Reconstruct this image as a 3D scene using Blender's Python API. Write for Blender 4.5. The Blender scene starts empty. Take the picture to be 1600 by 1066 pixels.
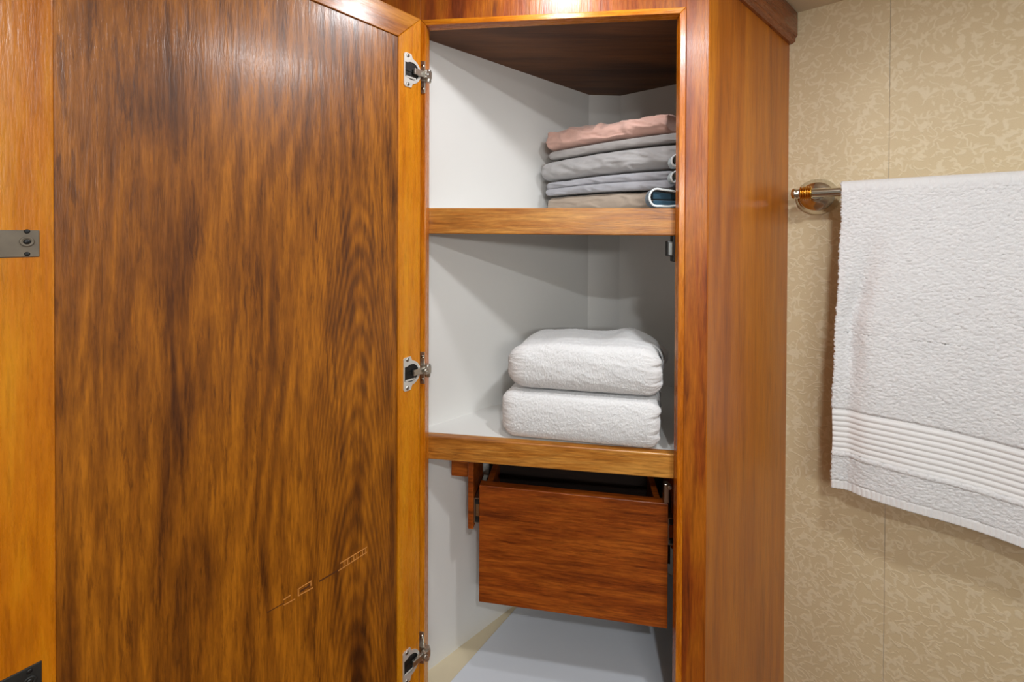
import bpy, bmesh, math, random
from mathutils import Vector, Matrix, noise

random.seed(7)
S = bpy.context.scene
COL = S.collection
CZ = 1.45                                   # camera height above the cabin floor

# ------------------------------------------------------------------ camera
cam_d = bpy.data.cameras.new('camera')
cam = bpy.data.objects.new('camera', cam_d); COL.objects.link(cam)
cam_d.sensor_width = 36.0
cam_d.lens = 36.0 * 660.0 / 1600.0          # very wide rectilinear lens
PITCH = math.radians(0.47)
cam.matrix_world = (Matrix.Translation((0, 0, CZ)) @ Matrix.Rotation(math.radians(90) - PITCH, 4, 'X')
                    @ Matrix.Rotation(math.radians(0.22), 4, 'Z'))
cam_d.shift_y = -(533.0 - 371.5) / 1600.0
cam_d.clip_start = 0.02
S.camera = cam

# ------------------------------------------------------------------ view and world
S.view_settings.view_transform = 'Standard'
S.view_settings.look = 'None'
S.view_settings.gamma = 1.0
S.view_settings.use_curve_mapping = False
S.view_settings.exposure = 0.25
W = bpy.data.worlds.new('world'); S.world = W
W.use_nodes = True
W.node_tree.nodes['Background'].inputs[0].default_value = (0.9, 0.93, 1.0, 1)
W.node_tree.nodes['Background'].inputs[1].default_value = 0.25

CEIL = CZ + 0.536
# recessed ceiling lamps: (x, y, watts, colour, disc radius)
DOWNLIGHTS = [
    (0.40, 0.295, 3.9, (0.93, 0.97, 1.0), 0.036, 'white recessed ceiling light beside the towel rail wall'),
    (0.075, 0.620, 1.6, (0.95, 0.97, 1.0), 0.026, 'white recessed ceiling light in front of the open cupboard'),
    (0.12, -0.45, 7.5, (0.92, 0.97, 1.0), 0.035, 'white recessed ceiling light above the wash area'),
]

# ------------------------------------------------------------------ helpers
WM = {}
def mesh_of(name, V, F, smooth=False):
    me = bpy.data.meshes.new(name)
    me.from_pydata([tuple(v) for v in V], [], F)
    me.update()
    if smooth:
        me.polygons.foreach_set('use_smooth', [True] * len(me.polygons))
    return me

def obj(name, me, mats, parent=None, M=None):
    o = bpy.data.objects.new(name, me); COL.objects.link(o)
    if me is not None and mats is not None:
        for m in (mats if isinstance(mats, (list, tuple)) else [mats]):
            me.materials.append(m)
    M = M or Matrix.Identity(4)
    if parent is not None:
        o.parent = parent
        o.matrix_basis = WM[parent].inverted() @ M
    else:
        o.matrix_basis = M
    WM[o] = M
    return o

def tag(o, label=None, cat=None, group=None, kind=None):
    if label: o['label'] = label
    if cat: o['category'] = cat
    if group: o['group'] = group
    if kind: o['kind'] = kind
    return o

def thing(name, M, label, cat, group=None):
    o = obj(name, None, None, None, M); o.empty_display_size = 0.05
    return tag(o, label, cat, group)

def bm_mesh(name, bm, smooth=False):
    me = bpy.data.meshes.new(name); bm.normal_update(); bm.to_mesh(me); bm.free()
    if smooth:
        me.polygons.foreach_set('use_smooth', [True] * len(me.polygons))
    return me

def add_box(bm, x0, x1, y0, y1, z0, z1, mi=0):
    v = [bm.verts.new(p) for p in ((x0,y0,z0),(x1,y0,z0),(x1,y1,z0),(x0,y1,z0),(x0,y0,z1),(x1,y0,z1),(x1,y1,z1),(x0,y1,z1))]
    for f in ((0,3,2,1),(4,5,6,7),(0,1,5,4),(1,2,6,5),(2,3,7,6),(3,0,4,7)):
        bm.faces.new([v[i] for i in f]).material_index = mi
    return v

def bevel(bm, w, seg=2):
    bmesh.ops.bevel(bm, geom=list(bm.edges), offset=w, segments=seg, affect='EDGES', profile=0.5)

def box_mesh(name, x0, x1, y0, y1, z0, z1, bev=0.0, seg=2):
    bm = bmesh.new(); add_box(bm, x0, x1, y0, y1, z0, z1)
    if bev: bevel(bm, bev, seg)
    return bm_mesh(name, bm)

def prism_bm(pts, z0, z1, bev=0.0, seg=2, zf=None):
    """polygon in x,y (counter clockwise) pulled up from z0 to z1"""
    bm = bmesh.new()
    zz = zf or (lambda p: 0.0)
    a = [bm.verts.new((p[0], p[1], z0 + zz(p))) for p in pts]
    b = [bm.verts.new((p[0], p[1], z1 + zz(p))) for p in pts]
    bm.faces.new(a[::-1]); bm.faces.new(b)
    n = len(pts)
    for i in range(n):
        j = (i + 1) % n
        bm.faces.new((a[i], a[j], b[j], b[i]))
    if bev: bevel(bm, bev, seg)
    return bm

def prism(name, pts, z0, z1, bev=0.0, seg=2, zf=None):
    return bm_mesh(name, prism_bm(pts, z0, z1, bev, seg, zf))

def lathe(bm, prof, n=40, M=Matrix.Identity(4), mi=0):
    """profile of (radius, height), revolved about local z"""
    rings = []
    for r, h in prof:
        rings.append([bm.verts.new(M @ Vector((r*math.cos(2*math.pi*k/n), r*math.sin(2*math.pi*k/n), h))) for k in range(n)])
    for i in range(len(rings) - 1):
        for k in range(n):
            f = bm.faces.new((rings[i][k], rings[i][(k+1) % n], rings[i+1][(k+1) % n], rings[i+1][k]))
            f.smooth = True; f.material_index = mi
    for ring, rev in ((rings[0], True), (rings[-1], False)):           # flat caps on vertices of their own
        c = [bm.verts.new(v.co) for v in ring]
        f = bm.faces.new(c[::-1] if rev else c); f.material_index = mi

def tube_path(bm, path, r, n=8, mi=0):
    rings = []
    m = len(path)
    for i, p in enumerate(path):
        t = (Vector(path[min(i+1, m-1)]) - Vector(path[max(i-1, 0)])).normalized()
        up = Vector((0, 1, 0)) if abs(t.y) < 0.9 else Vector((1, 0, 0))
        a = t.cross(up).normalized(); b = t.cross(a)
        rings.append([bm.verts.new(Vector(p) + a*r*math.cos(2*math.pi*k/n) + b*r*math.sin(2*math.pi*k/n)) for k in range(n)])
    for i in range(m - 1):
        for k in range(n):
            f = bm.faces.new((rings[i][k], rings[i][(k+1) % n], rings[i+1][(k+1) % n], rings[i+1][k]))
            f.smooth = True; f.material_index = mi
    bm.faces.new(rings[0]).material_index = mi; bm.faces.new(rings[-1][::-1]).material_index = mi

def fbm(p, sc, oct=3, seed=0):
    v = 0; a = 1; q = Vector(p) * sc + Vector((seed*7.13, seed*3.7, seed*1.9)); tot = 0
    for _ in range(oct):
        v += a * noise.noise(q); tot += a; a *= 0.5; q = q * 2.03
    return v / tot

def sstep(a, b, x):
    t = max(0.0, min(1.0, (x - a) / (b - a))); return t * t * (3 - 2 * t)

def isect(p, d, q, e):
    """2-D intersection of p+s*d and q+t*e"""
    den = d[0]*e[1] - d[1]*e[0]
    s = ((q[0]-p[0])*e[1] - (q[1]-p[1])*e[0]) / den
    return Vector((p[0] + s*d[0], p[1] + s*d[1]))

def frame(p, dx, z=0.0, ny=None):
    """matrix with x along dx (2-D), z up; y = left normal of dx"""
    dx = Vector((dx[0], dx[1])).normalized()
    dy = Vector((-dx.y, dx.x))
    if ny: dy = Vector((ny[0], ny[1])).normalized()
    return Matrix(((dx.x, dy.x, 0, p[0]), (dx.y, dy.y, 0, p[1]), (0, 0, 1, CZ + z), (0, 0, 0, 1)))

# ------------------------------------------------------------------ materials
class N:
    def __init__(self, name):
        self.m = bpy.data.materials.new(name); self.m.use_nodes = True
        self.t = self.m.node_tree; self.b = self.t.nodes['Principled BSDF']
    def n(self, typ, **kw):
        nd = self.t.nodes.new(typ)
        for k, v in kw.items():
            if k.startswith('i_'):
                key = k[2:]
                key = int(key) if key.isdigit() else key.replace('_', ' ')
                nd.inputs[key].default_value = v
            else: setattr(nd, k, v)
        return nd
    def l(self, a, b): self.t.links.new(a, b)
    def math(self, op, a, b=None, clamp=False):
        nd = self.n('ShaderNodeMath', operation=op, use_clamp=clamp)
        for i, x in enumerate((a, b)):
            if x is None: continue
            if isinstance(x, (int, float)): nd.inputs[i].default_value = x
            else: self.l(x, nd.inputs[i])
        return nd.outputs[0]
    def ramp(self, fac, stops):
        nd = self.n('ShaderNodeValToRGB'); cr = nd.color_ramp
        while len(cr.elements) < len(stops): cr.elements.new(0.5)
        for e, (p, c) in zip(cr.elements, stops):
            e.position = p; e.color = (c[0], c[1], c[2], 1)
        self.l(fac, nd.inputs[0]); return nd.outputs[0]
    def mix(self, typ, fac, a, b):
        nd = self.n('ShaderNodeMix', data_type='RGBA', blend_type=typ)
        for key, x in ((0, fac), (6, a), (7, b)):
            if isinstance(x, (int, float)): nd.inputs[key].default_value = x
            elif isinstance(x, tuple): nd.inputs[key].default_value = (x[0], x[1], x[2], 1)
            else: self.l(x, nd.inputs[key])
        return nd.outputs[2]
    def noise(self, vec, scale, detail=4, rough=0.5, dist=0.0):
        nd = self.n('ShaderNodeTexNoise'); self.l(vec, nd.inputs['Vector'])
        nd.inputs['Scale'].default_value = scale; nd.inputs['Detail'].default_value = detail
        nd.inputs['Roughness'].default_value = rough; nd.inputs['Distortion'].default_value = dist
        return nd.outputs['Fac']
    def bump(self, h, strength, dist):
        nd = self.n('ShaderNodeBump'); nd.inputs['Strength'].default_value = strength
        nd.inputs['Distance'].default_value = dist
        self.l(h, nd.inputs['Height']); self.l(nd.outputs[0], self.b.inputs['Normal']); self.l(nd.outputs[0], self.b.inputs['Coat Normal'])

def srgb(r, g, b):
    f = lambda c: (c/255/12.92) if c/255 <= 0.04045 else ((c/255 + 0.055)/1.055)**2.4
    return (f(r), f(g), f(b))

def wood(name, dark, mid, light, axis='z', seed=0.0, rings=7.0, veins=0.6, fine=0.5, rough=0.26, figure=1.0, broad=9.0, wsc=4.0, hair=0.3, coat=0.25, bump=0.25, cath=None, knots=()):
    k = N(name)
    tc = k.n('ShaderNodeTexCoord')
    mp = k.n('ShaderNodeMapping'); k.l(tc.outputs['Object'], mp.inputs['Vector'])
    mp.inputs['Location'].default_value = (seed*1.37, seed*0.71, seed*2.3)
    g = 0.085
    sc = {'z': (1, 1, g), 'x': (g, 1, 1), 'y': (1, g, 1)}[axis]
    m2 = k.n('ShaderNodeMapping'); k.l(mp.outputs[0], m2.inputs['Vector']); m2.inputs['Scale'].default_value = sc
    m3 = k.n('ShaderNodeMapping'); k.l(mp.outputs[0], m3.inputs['Vector'])
    m3.inputs['Scale'].default_value = tuple(0.22 if s == g else 1 for s in sc)
    P = m2.outputs[0]
    warp = k.noise(m3.outputs[0], wsc, 2, 0.45)                      # slow field: its contour lines are the flat-sawn figure
    sep = k.n('ShaderNodeSeparateXYZ'); k.l(mp.outputs[0], sep.inputs[0])
    cross = sep.outputs[{'z': 'X', 'x': 'Z', 'y': 'X'}[axis]]
    jit = k.noise(P, 60, 4, 0.6)
    fld = k.math('ADD', k.math('ADD', k.math('MULTIPLY', warp, rings), k.math('MULTIPLY', cross, rings*2.2)), k.math('MULTIPLY', jit, 0.45))
    ring = k.math('SINE', k.math('MULTIPLY', fld, 6.283))
    ring = k.math('POWER', k.math('ADD', k.math('MULTIPLY', ring, 0.5), 0.5), 1.5)
    br = k.noise(P, broad, 6, 0.62, 0.25)
    md = k.noise(P, broad*5, 5, 0.65, 0.3)
    base = k.math('ADD', k.math('ADD', k.math('MULTIPLY', br, 0.62), k.math('MULTIPLY', md, 0.50)), k.math('MULTIPLY', k.math('SUBTRACT', ring, 0.75), 0.15*figure))
    if cath:                                                         # nested arches of the flat-sawn heart
        x0, kk, sp, zt = cath
        ob = k.n('ShaderNodeSeparateXYZ'); k.l(tc.outputs['Object'], ob.inputs[0])
        dx = k.math('ADD', k.math('SUBTRACT', ob.outputs[0], x0), k.math('MULTIPLY', k.math('SUBTRACT', warp, 0.5), 0.05))
        d2 = k.math('MULTIPLY', dx, dx)
        ph = k.math('ADD', k.math('MULTIPLY', k.math('ADD', ob.outputs[2], k.math('MULTIPLY', d2, kk)), 6.283/sp), k.math('MULTIPLY', jit, 5.0))
        ar = k.math('SINE', ph)
        gm = k.math('MULTIPLY', k.math('POWER', 2.718, k.math('MULTIPLY', d2, -1/(2*0.05**2))), k.ramp(ob.outputs[2], [(0.0, (1, 1, 1)), (zt, (1, 1, 1)), (zt + 0.1, (0, 0, 0))]))
        base = k.math('ADD', base, k.math('MULTIPLY', k.math('MULTIPLY', ar, gm), 0.07))
    col = k.ramp(base, [(0.36, dark), (0.50, mid), (0.66, light)])
    vn = k.noise(P, broad*3.2, 6, 0.6, 0.9)                          # dark mineral streaks
    vm = k.ramp(vn, [(0.0, (0, 0, 0)), (0.57, (0, 0, 0)), (0.70, (1, 1, 1))])
    col = k.mix('MULTIPLY', k.math('MULTIPLY', vm, veins), col, (0.30, 0.22, 0.15))
    for (kx, kz, rx, rz, am) in knots:                               # long dark heart marks
        ob2 = k.n('ShaderNodeSeparateXYZ'); k.l(tc.outputs['Object'], ob2.inputs[0])
        e1 = k.math('DIVIDE', k.math('ADD', k.math('SUBTRACT', ob2.outputs[0], kx), k.math('MULTIPLY', k.math('SUBTRACT', md, 0.5), rx*1.5)), rx)
        e2 = k.math('DIVIDE', k.math('SUBTRACT', ob2.outputs[2], kz), rz)
        g_ = k.math('POWER', 2.718, k.math('MULTIPLY', k.math('ADD', k.math('MULTIPLY', e1, e1), k.math('MULTIPLY', e2, e2)), -1.0))
        col = k.mix('MULTIPLY', k.math('MULTIPLY', g_, am), col, (0.30, 0.22, 0.18))
    hn = k.noise(P, 170, 5, 0.7, 0.4)                                # dark hairlines and pale flecks along the grain
    hm = k.ramp(hn, [(0.30, (1.35, 1.3, 1.2)), (0.42, (1, 1, 1)), (0.54, (1, 1, 1)), (0.64, (0.42, 0.36, 0.30))])
    col = k.mix('MULTIPLY', hair, col, hm)
    fb = k.noise(P, 330, 4, 0.65)                                    # pores
    fm = k.ramp(fb, [(0.0, (0.35, 0.30, 0.25)), (0.42, (0.80, 0.77, 0.74)), (0.60, (1.12, 1.12, 1.1)), (1, (1.3, 1.3, 1.3))])
    col = k.mix('MULTIPLY', fine, col, fm)
    k.l(col, k.b.inputs['Base Color'])
    rr = k.math('ADD', k.math('MULTIPLY', fb, 0.18), rough - 0.07)
    k.l(rr, k.b.inputs['Roughness'])
    k.b.inputs['Coat Weight'].default_value = coat
    k.b.inputs['Coat Roughness'].default_value = 0.18
    hb = k.math('ADD', k.math('ADD', fb, k.math('MULTIPLY', k.noise(P, 120, 3, 0.6), 0.9)), k.math('MULTIPLY', k.noise(P, 45, 2, 0.5), 1.1))
    k.bump(hb, bump, 0.0007 if cath else 0.0009)
    return k.m

def plain(name, col, rough=0.5, metal=0.0, nscale=0, namp=0.1, bump=0.0, bscale=200, sheen=0.0):
    k = N(name); k.b.inputs['Roughness'].default_value = rough; k.b.inputs['Metallic'].default_value = metal
    tc = k.n('ShaderNodeTexCoord'); P = tc.outputs['Object']
    if nscale:
        f = k.noise(P, nscale, 4, 0.55)
        lo = tuple(c*(1-namp) for c in col); hi = tuple(min(1, c*(1+namp)) for c in col)
        k.l(k.ramp(f, [(0.3, lo), (0.7, hi)]), k.b.inputs['Base Color'])
    else:
        k.b.inputs['Base Color'].default_value = (*col, 1)
    if bump:
        k.bump(k.noise(P, bscale, 3, 0.6), bump, 0.002)
    if sheen: k.b.inputs['Sheen Weight'].default_value = sheen
    return k.m

M_panel  = wood('rosewood door panel', srgb(98, 52, 6), srgb(138, 79, 8), srgb(170, 102, 14), 'z', 3.1, rings=13, veins=0.6, fine=0.9, rough=0.36, figure=0.7, broad=14, hair=0.75, coat=0.3, bump=0.45, cath=(0.125, 95.0, 0.045, 0.02), knots=((0.127, -0.44, 0.010, 0.07, 0.8), (0.125, -0.72, 0.016, 0.10, 0.9), (0.060, -0.52, 0.007, 0.12, 0.8), (0.065, -0.74, 0.010, 0.08, 0.8), (0.462, -0.02, 0.008, 0.10, 0.5), (0.38, -0.24, 0.01, 0.07, 0.4)))
M_stile  = wood('golden teak frame', srgb(166, 88, 6), srgb(198, 116, 8), srgb(216, 142, 20), 'z', 8.4, rings=3, veins=0.25, fine=0.25, rough=0.26, figure=0.5, broad=14)
M_rail   = wood('golden teak rail', srgb(120, 66, 14), srgb(170, 98, 22), srgb(200, 130, 40), 'x', 5.2, rings=3, veins=0.6, fine=0.5, rough=0.26, figure=0.5, broad=14)
M_face   = wood('teak face veneer', srgb(104, 40, 4), srgb(144, 66, 6), srgb(176, 98, 14), 'z', 1.7, rings=6, veins=0.75, fine=0.6, rough=0.38, figure=0.9, broad=16, coat=0.08, bump=0.4)
M_bead_v = wood('teak bead upright', srgb(160, 80, 6), srgb(196, 108, 10), srgb(220, 140, 24), 'z', 12.0, rings=2, veins=0.35, fine=0.3, rough=0.25, figure=0.4, broad=30)
M_bead_h = wood('teak bead level', srgb(160, 80, 6), srgb(196, 112, 12), srgb(220, 144, 28), 'x', 14.0, rings=2, veins=0.35, fine=0.4, rough=0.25, figure=0.4, broad=30)
M_side   = wood('teak side veneer', srgb(140, 70, 4), srgb(172, 94, 8), srgb(194, 116, 18), 'z', 21.0, rings=4, veins=0.35, fine=0.3, rough=0.36, figure=0.6, broad=7, coat=0.1)
M_nose   = wood('teak shelf lipping', srgb(128, 72, 16), srgb(176, 110, 36), srgb(206, 146, 66), 'x', 33.0, rings=2, veins=0.75, fine=0.75, rough=0.35, figure=0.4, broad=26, coat=0.1)
M_drawer = wood('reddish drawer veneer', srgb(104, 44, 6), srgb(142, 66, 12), srgb(172, 90, 24), 'x', 41.0, rings=8, veins=0.35, fine=0.8, rough=0.34, figure=0.6, broad=40, hair=0.6, coat=0.1)
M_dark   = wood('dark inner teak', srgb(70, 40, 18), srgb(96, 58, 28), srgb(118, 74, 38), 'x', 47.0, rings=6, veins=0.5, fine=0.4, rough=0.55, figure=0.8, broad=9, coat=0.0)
M_crown  = wood('dark crown teak', srgb(84, 36, 8), srgb(122, 58, 14), srgb(150, 80, 24), 'x', 55.0, rings=3, veins=0.4, fine=0.4, rough=0.26, figure=0.5, broad=14)
M_inshade   = wood('drawer inside darkened as shade', srgb(22, 11, 5), srgb(34, 18, 8), srgb(46, 26, 13), 'x', 71.0, rough=0.6, coat=0.0)  # shade inside the drawer space, put into the wood colour
M_white  = plain('white laminate', srgb(222, 221, 218), 0.38, nscale=3, namp=0.02)
M_cream  = plain('cream laminate', srgb(214, 200, 170), 0.5, nscale=6, namp=0.06)
M_liner  = plain('grey white liner', srgb(212, 216, 224), 0.4, nscale=4, namp=0.02)
M_chrome = plain('bright nickel', srgb(222, 220, 212), 0.16, 1.0)
M_nickel = plain('brushed nickel', srgb(226, 226, 222), 0.34, 0.55)
M_steel  = plain('satin nickel', srgb(200, 198, 190), 0.3, 1.0)
M_gold   = plain('polished brass', srgb(226, 176, 84), 0.16, 1.0)
M_black  = plain('black plastic', srgb(22, 22, 22), 0.4)
M_grey   = plain('grey magnet face', srgb(120, 124, 122), 0.35, 0.3)
M_pewter = plain('tarnished pewter', srgb(112, 102, 88), 0.5, 0.35, nscale=60, namp=0.15)
M_iron   = plain('dark iron plate', srgb(50, 50, 48), 0.5, 0.4, nscale=60, namp=0.2)
M_ceil   = plain('ceiling vinyl', srgb(226, 214, 190), 0.7, nscale=20, namp=0.02)
M_floor  = wood('cabin sole teak', srgb(70, 40, 18), srgb(120, 76, 36), srgb(150, 100, 54), 'y', 60.0, rough=0.4)
M_room   = plain('cabin wall vinyl', srgb(206, 204, 198), 0.7, nscale=20, namp=0.03)
M_scar   = plain('bare scratched wood', srgb(206, 140, 70), 0.6)
M_scard  = plain('crushed dark wood', srgb(84, 44, 14), 0.6)

def wallpaper():
    k = N('embossed scroll wallpaper')
    tc = k.n('ShaderNodeTexCoord')
    P = tc.outputs['Object']
    def strokes(scale, off, w):
        mp = k.n('ShaderNodeMapping'); k.l(P, mp.inputs['Vector']); mp.inputs['Location'].default_value = off
        n1 = k.noise(mp.outputs[0], scale, 0.0, 0.4, 0.55)
        d = k.math('ABSOLUTE', k.math('SUBTRACT', n1, 0.5))
        s = k.ramp(d, [(0.0, (1, 1, 1)), (w*0.4, (1, 1, 1)), (w, (0, 0, 0))])
        brk = k.noise(mp.outputs[0], scale*1.7, 1.0, 0.5)
        bm_ = k.ramp(brk, [(0.43, (0, 0, 0)), (0.50, (1, 1, 1))])
        return k.math('MULTIPLY', s, bm_)
    s = k.math('MAXIMUM', strokes(42, (0, 0, 0), 0.075), strokes(46, (3.3, 1.1, 7.7), 0.07))
    fine = k.noise(P, 700, 3, 0.6)
    base = k.ramp(k.noise(P, 4, 3), [(0.3, srgb(214, 194, 156)), (0.7, srgb(220, 201, 164))])
    col = k.mix('MIX', k.math('MULTIPLY', s, 0.5), base, srgb(238, 225, 197))
    col = k.mix('MULTIPLY', 0.18, col, k.ramp(fine, [(0.3, (0.7, 0.68, 0.62)), (0.7, (1.1, 1.1, 1.1))]))
    k.l(col, k.b.inputs['Base Color'])
    k.b.inputs['Roughness'].default_value = 0.6
    k.bump(k.math('ADD', s, k.math('MULTIPLY', fine, 0.3)), 0.35, 0.0012)
    return k.m
M_paper = wallpaper()

def cloth(name, col, scale=1600, bump=0.25, rough=0.85, var=0.06, sheen=0.3, big=0.0):
    k = N(name); tc = k.n('ShaderNodeTexCoord'); P = tc.outputs['Object']
    f = k.noise(P, scale, 2, 0.6); g = k.noise(P, 26, 4, 0.6)
    lo = tuple(c*(1-var) for c in col); hi = tuple(min(1, c*(1+var)) for c in col)
    c = k.ramp(g, [(0.3, lo), (0.7, hi)])
    c = k.mix('MULTIPLY', 0.35, c, k.ramp(f, [(0.3, (0.8, 0.8, 0.8)), (0.7, (1.06, 1.06, 1.06))]))
    k.l(c, k.b.inputs['Base Color']); k.b.inputs['Roughness'].default_value = rough
    k.b.inputs['Sheen Weight'].default_value = sheen
    h = f if not big else k.math('ADD', f, k.math('MULTIPLY', k.noise(P, big, 3, 0.6), 2.5))
    k.bump(h, bump, 0.001)
    return k.m
M_terry  = cloth('white terry', srgb(234, 234, 235), 1100, 0.55, 0.95, 0.015, 0.5, big=520)
M_band   = cloth('white woven band', srgb(236, 236, 236), 1400, 0.4, 0.8, 0.02)
M_pink   = cloth('dusty pink cotton', srgb(216, 174, 160), big=60)
M_gr1    = cloth('grey cotton', srgb(160, 156, 154), big=60)
M_gr2    = cloth('pale grey cotton', srgb(166, 164, 164), big=60)
M_gr3    = cloth('cool grey cotton', srgb(162, 162, 168), big=60)
M_beige  = cloth('taupe cotton', srgb(164, 148, 132), big=60)
M_blue   = cloth('deep teal cotton', srgb(36, 72, 92), big=80)
M_mist   = cloth('misty grey cotton', srgb(170, 184, 188), big=80)
M_pipe   = cloth('white piping cord', srgb(232, 240, 242), sheen=0.1)

# ------------------------------------------------------------------ plan of the place (metres; x right, y away, heights from the eye)
JL = Vector((-0.1667, 0.815)); JR = Vector((0.2994, 0.760))          # opening of the angled face
FU = (JR - JL).normalized(); FN = Vector((-FU.y, FU.x))              # along the face, into the cabinet
OPW = (JR - JL).length
EDGE = JR + FU * 0.0508                                              # outer corner of the face
SD = Vector((0.759, 0.651)).normalized()                             # side panel runs back to the papered wall
WALLC = EDGE + SD * 0.4275
WD = Vector((0.779, -0.627)).normalized()                            # papered wall, running right and towards us
WN = Vector((-0.627, -0.779)).normalized()                           # its face
P1 = Vector((-0.1775, 0.8756)); P2 = Vector((0.2198, 1.219)); P3 = Vector((0.312, 1.2257)); P4 = Vector((0.442, 1.125))
LWD = (P2 - P1).normalized(); RWD = (P4 - P3).normalized()
SIN = EDGE + Vector((-SD.y, SD.x)) * 0.018                            # inner side of the side panel
if (SIN - JR).length > (EDGE - JR).length: SIN = EDGE - Vector((-SD.y, SD.x)) * 0.018
def face_line(d): return JL + FN * d
def C2(p): return (p[0], p[1])
A_L = isect(P1, LWD, face_line(0.022), FU)                            # left inner wall meets back of face
A_R = isect(SIN, SD, face_line(0.022), FU)
B_R = isect(P3, RWD, SIN, SD)
HEAD = 0.399; FLOORC = -0.918; FTOP = 0.536; FBOT = -CZ
MF = lambda z=0.0: frame(JL, FU, z)                                   # face frame coordinates: x along, y inwards, z up

# ------------------------------------------------------------------ setting
wr = obj('wall_right', prism('wall_right', [C2(WALLC - WD*0.62), C2(WALLC + WD*2.2), C2(WALLC + WD*2.2 - WN*0.05), C2(WALLC - WD*0.62 - WN*0.05)][::-1], FBOT, FTOP), M_room,
         None, Matrix.Translation((0, 0, CZ)))
tag(wr, 'wall covered in beige scroll wallpaper beside the cupboard', None, None, 'structure')
# wallpaper drops with a butt seam
seams = [-0.10, 0.183, 0.72, 1.26, 1.80, 2.2]
MWALL = frame(WALLC, WD, 0.0, WN)
for a, b in zip(seams[:-1], seams[1:]):
    o = obj('wallpaper_strip', box_mesh('wallpaper_strip', a + 0.0003, b - 0.0003, 0.0, 0.0015, FBOT, FTOP, 0.0004, 1), M_paper, wr, MWALL)

def quad_wall(name, pts, mat, label, z0=FBOT, z1=FTOP):
    o = obj(name, prism(name, pts, z0, z1), mat, None, Matrix.Translation((0, 0, CZ)))
    return tag(o, label, None, None, 'structure')
WR_END = WALLC + WD*2.2
ROOM = [(-1.25, 1.9), (-1.25, -1.3), (2.6, -1.3), (2.6, 1.9)]
quad_wall('wall_left', [(-1.30, -1.3), (-1.25, -1.3), (-1.25, 1.9), (-1.30, 1.9)], M_room, 'plain cabin wall behind the open cupboard door')
quad_wall('wall_back', [(-1.30, -1.35), (2.6, -1.35), (2.6, -1.30), (-1.30, -1.30)], M_room, 'plain cabin wall opposite the cupboard')
quad_wall('wall_far', [(-1.30, 1.9), (1.2, 1.9), (1.2, 1.95), (-1.30, 1.95)], M_room, 'plain cabin wall behind the cupboard')
quad_wall('floor', [(-1.3, -1.35), (2.7, -1.35), (2.7, 1.95), (-1.3, 1.95)], M_floor, 'teak cabin floor', FBOT - 0.04, FBOT)
quad_wall('ceiling', [(-1.3, -1.35), (2.7, -1.35), (2.7, 1.95), (-1.3, 1.95)], M_ceil, 'cream ceiling above the cupboard', FTOP, FTOP + 0.03)

# ------------------------------------------------------------------ the corner cupboard
cab = thing('corner_cabinet', frame(JL.lerp(JR, 0.5), FU, FBOT), 'varnished teak corner cupboard with white inside and its door swung open', 'cabinet')
T = 0.022
def piece(name, pts, y0, y1, mat, parent=cab, bev=0.0012):
    """outline in face x,z pulled from depth y0 to y1"""
    bm = bmesh.new()
    a = [bm.verts.new((p[0], y0, p[1])) for p in pts]; b = [bm.verts.new((p[0], y1, p[1])) for p in pts]
    bm.faces.new(a); bm.faces.new(b[::-1]); n = len(pts)
    for i in range(n):
        j = (i+1) % n; bm.faces.new((a[j], a[i], b[i], b[j]))
    if bev: bevel(bm, bev, 2)
    return obj(name, bm_mesh(name, bm), mat, parent, MF())
BW = 0.0105
OZ0 = FLOORC - 0.012
xr = OPW + 0.0508
piece('stile', [(OPW + BW, FBOT), (xr, FBOT), (xr, FTOP - 0.002), (OPW + BW, FTOP - 0.002)], 0.0, T, M_face, bev=0.0018)
piece('stile', [(-0.30, FBOT), (-BW, FBOT), (-BW, FTOP - 0.002), (-0.30, FTOP - 0.002)], 0.0, T, M_face)
piece('head_rail', [(-BW, HEAD + BW), (OPW + BW, HEAD + BW - 0.002), (OPW + BW, FTOP - 0.002), (-BW, FTOP - 0.002)], 0.0, T, M_face, bev=0.0004)
piece('bottom_rail', [(-BW, FBOT), (OPW + BW, FBOT), (OPW + BW, OZ0 - BW), (-BW, OZ0 - BW)], 0.0, T, M_face, bev=0.0004)
hl, hr = HEAD + 0.0015, HEAD - 0.0022
e = 0.0015
piece('bead', [(0, hl), (OPW, hr), (OPW + BW, hr + BW), (-BW, hl + BW)], -e, T, M_bead_h, bev=0.001)
piece('bead', [(-BW, OZ0 - BW), (OPW + BW, OZ0 - BW), (OPW, OZ0), (0, OZ0)], -e, T, M_bead_h, bev=0.001)
piece('bead', [(OPW, OZ0), (OPW + BW, OZ0 - BW), (OPW + BW, hr + BW), (OPW, hr)], -e, T, M_bead_v, bev=0.001)
piece('bead', [(-BW, OZ0 - BW), (0, OZ0), (0, hl), (-BW, hl + BW)], -e, T, M_bead_v, bev=0.001)

MS = frame(EDGE, SD)                                                  # x back along the side panel, y inwards
Ls = 0.4275
o = obj('side_panel', box_mesh('side_panel', 0.0004, Ls - 0.001, 0.0, 0.018, FBOT, FTOP - 0.002, 0.0012), M_side, cab, MS)
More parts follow.
